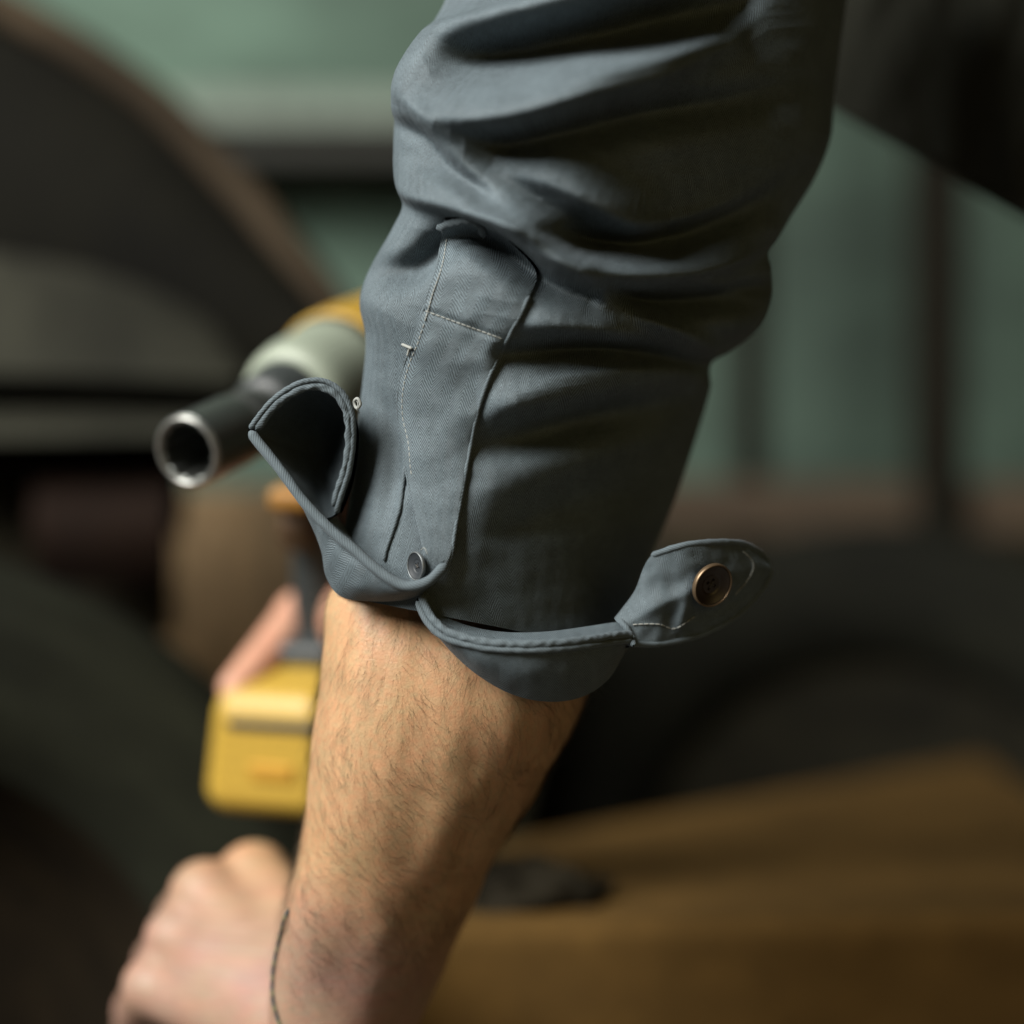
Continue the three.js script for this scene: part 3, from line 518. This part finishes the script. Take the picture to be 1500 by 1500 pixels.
// the placket: a doubled strip lying on the sleeve
const plL = [[650, 322], [648, 345], [640, 392], [627, 430], [620, 455], [606, 500], [592, 535], [583, 575], [583, 611], [591, 648], [595, 690], [607, 745], [617, 785], [622, 812], [618, 850]];
const plR = [[712, 322], [745, 352], [786, 402], [772, 440], [748, 488], [722, 540], [703, 592], [690, 650], [678, 715], [667, 775], [660, 815], [646, 842], [622, 858]];
const onSleeve = (px, py, up) => { const q = P(px, py, 0); return [px, py, frontZ(px, py) + up]; };
{
  const zAt = (px, py) => frontZ(clamp(px, 540, 900), py) + lerp(0.0022, 0.0065, smooth(700, 850, py));
  const cl = new THREE.CatmullRomCurve3(plL.map(([x, y]) => new THREE.Vector3(x, y, 0)), false, 'centripetal').getSpacedPoints(260), cr = new THREE.CatmullRomCurve3(plR.map(([x, y]) => new THREE.Vector3(x, y, 0)), false, 'centripetal').getSpacedPoints(260);
  let acc = 0; const along = cl.map((p, i) => (i ? acc += Math.hypot((p.x + cr[i].x - cl[i - 1].x - cr[i - 1].x) / 2, (p.y + cr[i].y - cl[i - 1].y - cr[i - 1].y) / 2) * K : 0));
  // stitch row across, puckers the cloth a little
  const stitchA = [624, 456], stitchB = [737, 497];
  const line = (x, y) => { const dx = stitchB[0] - stitchA[0], dy = stitchB[1] - stitchA[1], L = Math.hypot(dx, dy); return ((x - stitchA[0]) * dy - (y - stitchA[1]) * dx) / L; };
  const place = (x, y, u) => { let z = zAt(x, y); z += 0.0012 * Math.pow(Math.sin(Math.PI * clamp(u)), 0.5); const d = line(x, y); z -= 0.0011 * Math.exp(-d * d / 30); z += 0.0006 * nz(x / 70, y / 60, 11) + 0.00015 * nz(x / 30, y / 40, 3); return P(x, y, z); };
  const g = grid(60, 260, (u, v) => {
    const j = Math.round(v * 260), x = lerp(cl[j].x, cr[j].x, u), y = lerp(cl[j].y, cr[j].y, u);
    return { p: place(x, y, u), uv: [u * 0.026 + 0.0002 * nz(v * 9, u * 3), along[j]] };
  }, { thick: 0.0022, tint: (p) => 1.06 * tintOf(p) + 0.06 * nz(p.x * 110, p.y * 90, 2) });
  mesh('placket', g, cloth, sleeve);
  const edge = (arr, up, r, name) => mesh(name, rope(new THREE.CatmullRomCurve3(arr.map((p, k) => { const q = [p.x, p.y]; return P(q[0], q[1], zAt(q[0], q[1]) + up); }).filter((_, k) => k % 4 === 0)), r, { seg: 220, rad: 8, wobble: 0.2, freq: 260 }), cord, sleeve);
  edge(cr.slice(62), -0.0004, 0.0008, 'placket_edge'); edge(cl.slice(4), -0.0005, 0.0005, 'placket_edge');
  // top tip of the placket
  mesh('placket_tip', rope(new THREE.CatmullRomCurve3([[640, 335], [660, 328], [688, 322], [702, 330], [708, 345]].map(([x, y]) => P(x, y, frontZ(x, y) + 0.0055))), 0.0014, { seg: 40, rad: 10, wobble: 0.35, freq: 300 }), cord, sleeve);
  // seam of the under lap
  mesh('seam', rope(new THREE.CatmullRomCurve3([[594, 682], [590, 712], [586, 742], [576, 776], [566, 804], [562, 822]].map(([x, y]) => P(x, y, frontZ(x, y) + 0.0008))), 0.0008, { seg: 60, rad: 8, wobble: 0.2, freq: 400 }), cord, sleeve);
  // seams of thread
  const S = [], stitch = (a, b, r = 0.00026) => { const d = b.clone().sub(a), c = new THREE.CapsuleGeometry(r, d.length(), 3, 6); c.applyQuaternion(new THREE.Quaternion().setFromUnitVectors(new THREE.Vector3(0, 1, 0), d.clone().normalize())); c.translate((a.x + b.x) / 2, (a.y + b.y) / 2, (a.z + b.z) / 2); S.push(c); };
  const row = (n, at, fill = 0.6) => { for (let i = 0; i < n; i++) stitch(at(i / n), at((i + fill) / n)); };
  row(15, (t) => { const x = lerp(stitchA[0], stitchB[0], t), y = lerp(stitchA[1], stitchB[1], t); const p = place(x, y, t); p.z += 0.0004; return p; });
  row(20, (t) => { const k = 14 + t * 60, j = Math.floor(k), x = lerp(cl[j].x, cl[j + 1].x, k - j) + 7, y = lerp(cl[j].y, cl[j + 1].y, k - j); const p = place(x, y, 0.06); p.z += 0.0003; return p; });
  row(26, (t) => { const k = 76 + t * 110, j = Math.floor(k), x = lerp(cl[j].x, cl[j + 1].x, k - j) + 7, y = lerp(cl[j].y, cl[j + 1].y, k - j); const p = place(x, y, 0.06); p.z += 0.00005; return p; }, 0.45);
  stitch(P(590, 505, zAt(590, 505) + 0.001), P(602, 510, zAt(602, 510) + 0.0015), 0.0006); stitch(P(600, 508, zAt(600, 508) + 0.001), P(597, 520, zAt(597, 520) + 0.001), 0.0004);
  sleeve._threads = S; sleeve._stitch = stitch;
}
// left wing of the cuff: turned up, its hem runs from the placket to a curled corner
const hemA = [[366, 632, -0.004], [384, 655, -0.002], [412, 690, 0.001], [446, 736, 0.004], [484, 776, 0.007], [524, 810, 0.010], [562, 842, 0.013], [596, 859, 0.015], [628, 851, 0.016], [654, 826, 0.015]];
const foldB = [[372, 640, -0.006], [392, 670, -0.006], [424, 712, -0.006], [452, 762, -0.008], [470, 806, -0.010], [478, 846, -0.010], [500, 874, -0.004], [550, 881, 0.001], [606, 876, 0.005], [640, 852, 0.009]];
{
  const g = loft(curve(hemA), curve(foldB), { nu: 140, nv: 40, thick: 0.0016, tint: tintOf, bulge: (p, u, v) => { p.z += 0.005 * Math.sin(Math.PI * v) * Math.sin(Math.PI * u) + 0.0006 * nz(p.x * 90, p.y * 90); }, uv: (p, u, v) => [u * 0.088, v * 0.028 + u * 0.02] });
  mesh('cuff', g, cloth, sleeve);
  // inside of that wing, seen behind the hem, slopes back to the sleeve
  const inn = [[372, 634, -0.012], [398, 660, -0.022], [436, 700, -0.030], [476, 738, -0.032], [512, 778, -0.028], [546, 812, -0.020], [580, 838, -0.006], [602, 848, 0.004], [626, 842, 0.009], [648, 822, 0.010]];
  mesh('cuff_lining', loft(curve(inn), curve(hemA), { nu: 120, nv: 20, thick: 0.001, tint: tintOf, uv: (p, u, v) => [u * 0.088, v * 0.03] }), cloth, sleeve);
  mesh('cuff_hem', rope(curve(hemA.map(([x, y, z]) => [x, y, z + 0.0012])), 0.0019, { seg: 260, rad: 14, wobble: 0.06, freq: 120 }), cord, sleeve);
}
// the curled corner: a hollow cup of cloth
{
  const top = [[366, 628, -0.004], [392, 594, -0.002], [418, 572, 0.0], [446, 559, 0.001], [474, 558, 0.001], [500, 574, 0.001], [515, 604, 0.0], [517, 645, -0.002], [511, 690, -0.005], [499, 728, -0.008], [492, 752, -0.010]];
  const loop = curve([...top, [470, 758, -0.004], [440, 722, 0.001], [408, 682, -0.001], [380, 648, -0.003]], true);
  const N = 160, pts = loop.getSpacedPoints(N), mid = P(458, 668, -0.036);
  const g = grid(N, 40, (u, v) => {
    const i = Math.round(u * N) % N, e = v * v * 0.55 + v * 0.45, p = pts[i].clone(); const t = mid.clone();
    const k = Math.pow(1 - v, 0.45); const out = new THREE.Vector3(lerp(t.x, p.x, k), lerp(t.y, p.y, k), lerp(p.z, t.z, Math.pow(v, 0.8)));
    return { p: out, uv: [u * 0.11, v * 0.05] };
  }, { thick: 0.0007, tint: tintOf, closedU: true });
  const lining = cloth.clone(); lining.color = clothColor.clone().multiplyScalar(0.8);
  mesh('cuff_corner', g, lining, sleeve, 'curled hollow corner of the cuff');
  const c1 = curve(top.map(([x, y, z]) => [x, y, z + 0.001])), cx = 455, cy = 650;
  const c2 = curve(top.map(([x, y, z]) => [x + (cx - x) * 0.10, y + (cy - y) * 0.10, z + 0.0006]));
  mesh('corner_piping', rope(c1, 0.0011, { seg: 240, rad: 12, wobble: 0.12, freq: 420 }), cord, sleeve);
  mesh('corner_piping', rope(c2, 0.0014, { seg: 240, rad: 12, wobble: 0.28, freq: 200 }), cord, sleeve);
  // outer side of the curl, next to the sleeve
  const oa = curve([[506, 585, -0.001], [521, 625, -0.004], [520, 668, -0.007], [512, 712, -0.010], [498, 750, -0.012]]), ob = curve([[500, 590, -0.020], [508, 630, -0.024], [506, 668, -0.026], [502, 712, -0.026], [494, 750, -0.024]]);
  mesh('cuff_back', loft(oa, ob, { nu: 50, nv: 12, thick: 0.001, tint: tintOf, uv: (p, u, v) => [u * 0.05, v * 0.02] }), cloth, sleeve);
}
// right half of the cuff
const hemD = [[616, 874, 0.010], [630, 904, 0.013], [652, 926, 0.016], [690, 940, 0.019], [740, 946, 0.021], [800, 946, 0.020], [858, 940, 0.013], [900, 934, 0.003], [926, 932, -0.004]];
{
  const E = [[618, 884, 0.006], [636, 924, 0.006], [664, 958, 0.007], [704, 992, 0.008], [752, 1018, 0.007], [804, 1028, 0.004], [852, 1021, -0.003], [892, 994, -0.012], [922, 944, -0.016]];
  mesh('cuff', loft(curve(hemD), curve(E), { nu: 120, nv: 36, thick: 0.0016, tint: tintOf, bulge: (p, u, v) => { p.z += 0.004 * Math.sin(Math.PI * v) + 0.0005 * nz(p.x * 80, p.y * 80); }, uv: (p, u, v) => [u * 0.09, v * 0.026] }), cloth, sleeve);
  mesh('cuff_hem', rope(curve(hemD.map(([x, y, z]) => [x, y - 3, z + 0.0008])), 0.0015, { seg: 220, rad: 12, wobble: 0.2, freq: 220 }), cord, sleeve);
  mesh('cuff_hem', rope(curve(hemD.map(([x, y, z], i) => [x - (i < 3 ? 5 : 0), y + 6, z + 0.0010])), 0.0012, { seg: 220, rad: 12, wobble: 0.12, freq: 200 }), cord, sleeve);
  const inn = [[622, 866, 0.002], [640, 890, 0.003], [664, 908, 0.004], [700, 920, 0.005], [744, 926, 0.006], [800, 925, 0.004], [856, 918, -0.002], [896, 912, -0.008], [924, 910, -0.014]];
  mesh('cuff_lining', loft(curve(inn), curve(hemD), { nu: 100, nv: 10, thick: 0.0008, tint: tintOf, uv: (p, u, v) => [u * 0.09, v * 0.01] }), cloth, sleeve);
}
// tab with the big button
const tabF = [[918, 942, -0.004], [952, 944, -0.009], [1000, 937, -0.015], [1044, 922, -0.021], [1082, 899, -0.027], [1112, 868, -0.030], [1128, 840, -0.031]];
const tabG = [[900, 905, -0.012], [928, 868, -0.011], [954, 814, -0.006], [1000, 799, -0.003], [1050, 794, -0.008], [1096, 799, -0.020], [1124, 822, -0.030]];
const tabFolds = [stroke([[918, 912, 0.6], [960, 888, 1], [1008, 864, 0.6]], 16, 12, 2.6), stroke([[1006, 868, 0.4], [1002, 895, 1], [994, 922, 0.8]], 9, 12, 2.2), stroke([[984, 890, 0.2], [982, 912, 1], [990, 928, 0.6]], 9, 9, -1.8), stroke([[930, 900, 0.3], [1000, 850, 1], [1060, 818, 0.4]], 22, 20, -1.2), stroke([[1016, 905, 0.3], [1060, 890, 1], [1100, 862, 0.4]], 10, 8, -1.0)];
let tabZ;
{
  const zf = (x, y) => { let s = 0; for (const f of tabFolds) { let best = 1e9, bh = 0, sg = 1; for (let i = 0; i + 1 < f.pts.length; i++) { const a = f.pts[i], b = f.pts[i + 1], dx = b[0] - a[0], dy = b[1] - a[1], t = clamp(((x - a[0]) * dx + (y - a[1]) * dy) / (dx * dx + dy * dy)), ex = x - a[0] - dx * t, ey = y - a[1] - dy * t, d2 = ex * ex + ey * ey; if (d2 < best) { best = d2; bh = lerp(a[2], b[2], t); sg = dx * ey - dy * ex; } } const sd = sg > 0 ? f.sb : f.sa; s += f.h * bh * Math.exp(-best / sd / sd); } return s * 0.001; };
  const g = loft(curve(tabG), curve(tabF), { nu: 120, nv: 70, thick: 0.0026, tint: tintOf, bulge: (p, u, v) => { const [x, y] = pix(p); p.z += zf(x, y) + 0.0035 * Math.sin(Math.PI * v) * smooth(0, 0.3, u) + 0.0004 * nz(p.x * 120, p.y * 120); }, uv: (p) => [p.x * 0.94 + p.y * 0.34, p.y * 0.94 - p.x * 0.34] });
  mesh('cuff_tab', g, cloth, sleeve);
  const pos = g.attributes.position, NN = 121 * 71;
  tabZ = (px, py) => { let b = 1e9, z = 0; for (let i = 0; i < NN; i++) { va.fromBufferAttribute(pos, i); const q = pix(va), d = (q[0] - px) ** 2 + (q[1] - py) ** 2; if (d < b) { b = d; z = va.z; } } return z; };
  mesh('tab_edge', rope(curve([...tabF, ...tabG.slice(2).reverse()].map(([x, y, z]) => [x, y, z - 0.0006])), 0.0012, { seg: 200, rad: 10, wobble: 0.1, freq: 200 }), cord, sleeve);
  mesh('tab_seam', rope(curve([[908, 908, tabZ(908, 908) + 0.001], [918, 920, tabZ(918, 920) + 0.0012], [926, 934, tabZ(926, 934) + 0.0012], [928, 946, 0.001]]), 0.0011, { seg: 40, rad: 10, wobble: 0.2, freq: 300 }), cord, sleeve);
  const st = sleeve._stitch, run = (pts, n, fill) => { const c = new THREE.CatmullRomCurve3(pts.map(([x, y]) => new THREE.Vector3(x, y, 0))); for (let i = 0; i < n; i++) { const a = c.getPointAt(i / n), b = c.getPointAt((i + fill) / n); st(P(a.x, a.y, tabZ(a.x, a.y) + 0.0003), P(b.x, b.y, tabZ(b.x, b.y) + 0.0003), 0.00026); } };
  run([[1089, 808], [1101, 820], [1104, 830], [1100, 842], [1092, 854], [1085, 862], [1076, 872]], 14, 0.55);
  run([[928, 915], [950, 914], [968, 915], [984, 921], [994, 919], [1006, 911], [1020, 902]], 12, 0.6);
  const m = mesh('stitching', mergeGeometries(sleeve._threads), threadMat, sleeve); m.userData.kind = 'stuff';
  delete sleeve._threads; delete sleeve._stitch;
  // wispy loose thread ends
  const wisps0 = [[[518, 585, 0.0], [524, 590, 0.003], [523, 600, 0.004], [528, 606, 0.002]], [[616, 806, 0.012], [622, 803, 0.016], [626, 812, 0.017]]].map((p) => ropeOf(p, 0.00014, { seg: 16, rad: 6 }));
  wisps0.forEach((w) => mesh('loose_thread', w, threadMat, sleeve));
  mesh('loose_thread', rope(curve([[519, 588, 0.001], [524, 584, 0.003], [528, 592, 0.003], [523, 598, 0.002], [519, 592, 0.001]], true), 0.0006, { seg: 32, rad: 8, closed: true }), threadMat, sleeve);
}
// buttons: dished disc with a raised metal rim and four holes
function button(r, px, py, z, tilt, roll, dark, rimMat, label) {
  const b = new THREE.Group(); b.name = 'button'; if (label) b.userData.label = label;
  const sh = new THREE.Shape(); sh.absarc(0, 0, r * 0.42, 0, 2 * Math.PI); for (const [x, y] of [[-1, -1], [1, -1], [1, 1], [-1, 1]]) { const h = new THREE.Path(); h.absarc(x * r * 0.145, y * r * 0.145, r * 0.082, 0, 2 * Math.PI, true); sh.holes.push(h); }
  const e = new THREE.ExtrudeGeometry(sh, { depth: r * 0.06, bevelEnabled: true, bevelSize: r * 0.008, bevelThickness: r * 0.008, curveSegments: 24 }); e.translate(0, 0, r * 0.02);
  const l = new THREE.LatheGeometry([[r * 0.41, 0.02], [r * 0.41, 0.088], [r * 0.55, 0.115], [r * 0.72, 0.165], [r * 0.86, 0.235], [r * 0.90, 0.25], [r * 0.90, 0.06], [r * 0.41, 0.02]].map(([x, y]) => new THREE.Vector2(x, y * r)), 72); l.rotateX(Math.PI / 2);
  const back = new THREE.CylinderGeometry(r * 0.7, r * 0.6, r * 0.02, 40); back.rotateX(Math.PI / 2); back.translate(0, 0, -r * 0.02);
  const disc = mergeGeometries([e.toNonIndexed(), l.toNonIndexed(), back.toNonIndexed()]);
  const ring = new THREE.LatheGeometry([[r * 0.895, 0.05], [r * 0.90, 0.26], [r * 0.925, 0.305], [r * 0.955, 0.31], [r * 0.985, 0.28], [r, 0.20], [r * 0.985, 0.08], [r * 0.94, 0.03], [r * 0.895, 0.05]].map(([x, y]) => new THREE.Vector2(x, y * r)), 72); ring.rotateX(Math.PI / 2);
  const one = mergeGeometries([disc]); const threads = [];
  for (const [s, t] of [[[-1, -1], [1, 1]], [[-1, 1], [1, -1]]]) { const c = new THREE.CapsuleGeometry(r * 0.035, r * 0.30, 3, 6); c.rotateZ(s[1] > 0 ? Math.PI / 4 : -Math.PI / 4); c.translate(0, 0, r * 0.10 + threads.length * r * 0.02); threads.push(c); }
  // the button is one part of the sleeve: three meshes joined with material groups
  const parts = [one, ring.toNonIndexed(), mergeGeometries(threads).toNonIndexed()];
  const g = mergeGeometries(parts, true);
  const m = mesh('button', g, [dark, rimMat, std(0.05, 0.045, 0.04, 0.9)], sleeve, label);
  m.position.copy(P(px, py, z)); m.quaternion.setFromUnitVectors(new THREE.Vector3(0, 0, 1), new THREE.Vector3(...tilt).normalize()); m.rotateZ(roll);
}
button(0.0086, 1040, 855, tabZ(1040, 855) + 0.0022, [-(tabZ(1070, 855) - tabZ(1010, 855)) / (60 * K), (tabZ(1040, 885) - tabZ(1040, 825)) / (60 * K), 1], 0.35, std(0.026, 0.018, 0.012, 0.35), std(0.16, 0.11, 0.065, 0.42, { metalness: 0.7 }), 'larger dark brown button with thin brass rim on the tab');
button(0.0054, 613, 829, 0.0105, [-0.82, -0.05, 0.58], 0.3, std(0.022, 0.026, 0.03, 0.5), std(0.17, 0.185, 0.19, 0.45, { metalness: 0.6 }), 'smaller dark button half hidden by the placket');

// ---------------------------------------------------------------- shirt over the torso, upper right
{
  const hemY = (px) => 135 + (px - 1190) * 0.56;
  const g = grid(160, 80, (u, v) => {
    const th = u * 2 * Math.PI, c = Math.cos(th), s = Math.sin(th), px = 1620 - c * 470, y1 = hemY(px), py = lerp(-760, y1, v);
    const fold = 0.006 * nz(px / 110 + py / 240, py / 300, 4) + 0.003 * nz(px / 40, py / 160, 2);
    return { p: P(px, py, -0.27 + (0.11 + fold) * s), uv: [th * 0.13, v * 0.35] };
  }, { thick: 0.0015, closedU: true });
  const sh = new THREE.Group(); sh.name = 'shirt'; sh.userData.label = 'dark shirt body hanging at upper right'; person.add(sh);
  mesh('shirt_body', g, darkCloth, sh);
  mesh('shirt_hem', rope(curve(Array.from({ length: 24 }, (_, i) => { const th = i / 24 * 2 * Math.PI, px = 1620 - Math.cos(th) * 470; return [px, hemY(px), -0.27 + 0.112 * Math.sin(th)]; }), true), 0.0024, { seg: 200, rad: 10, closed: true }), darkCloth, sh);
}
renderer.render(scene, camera);
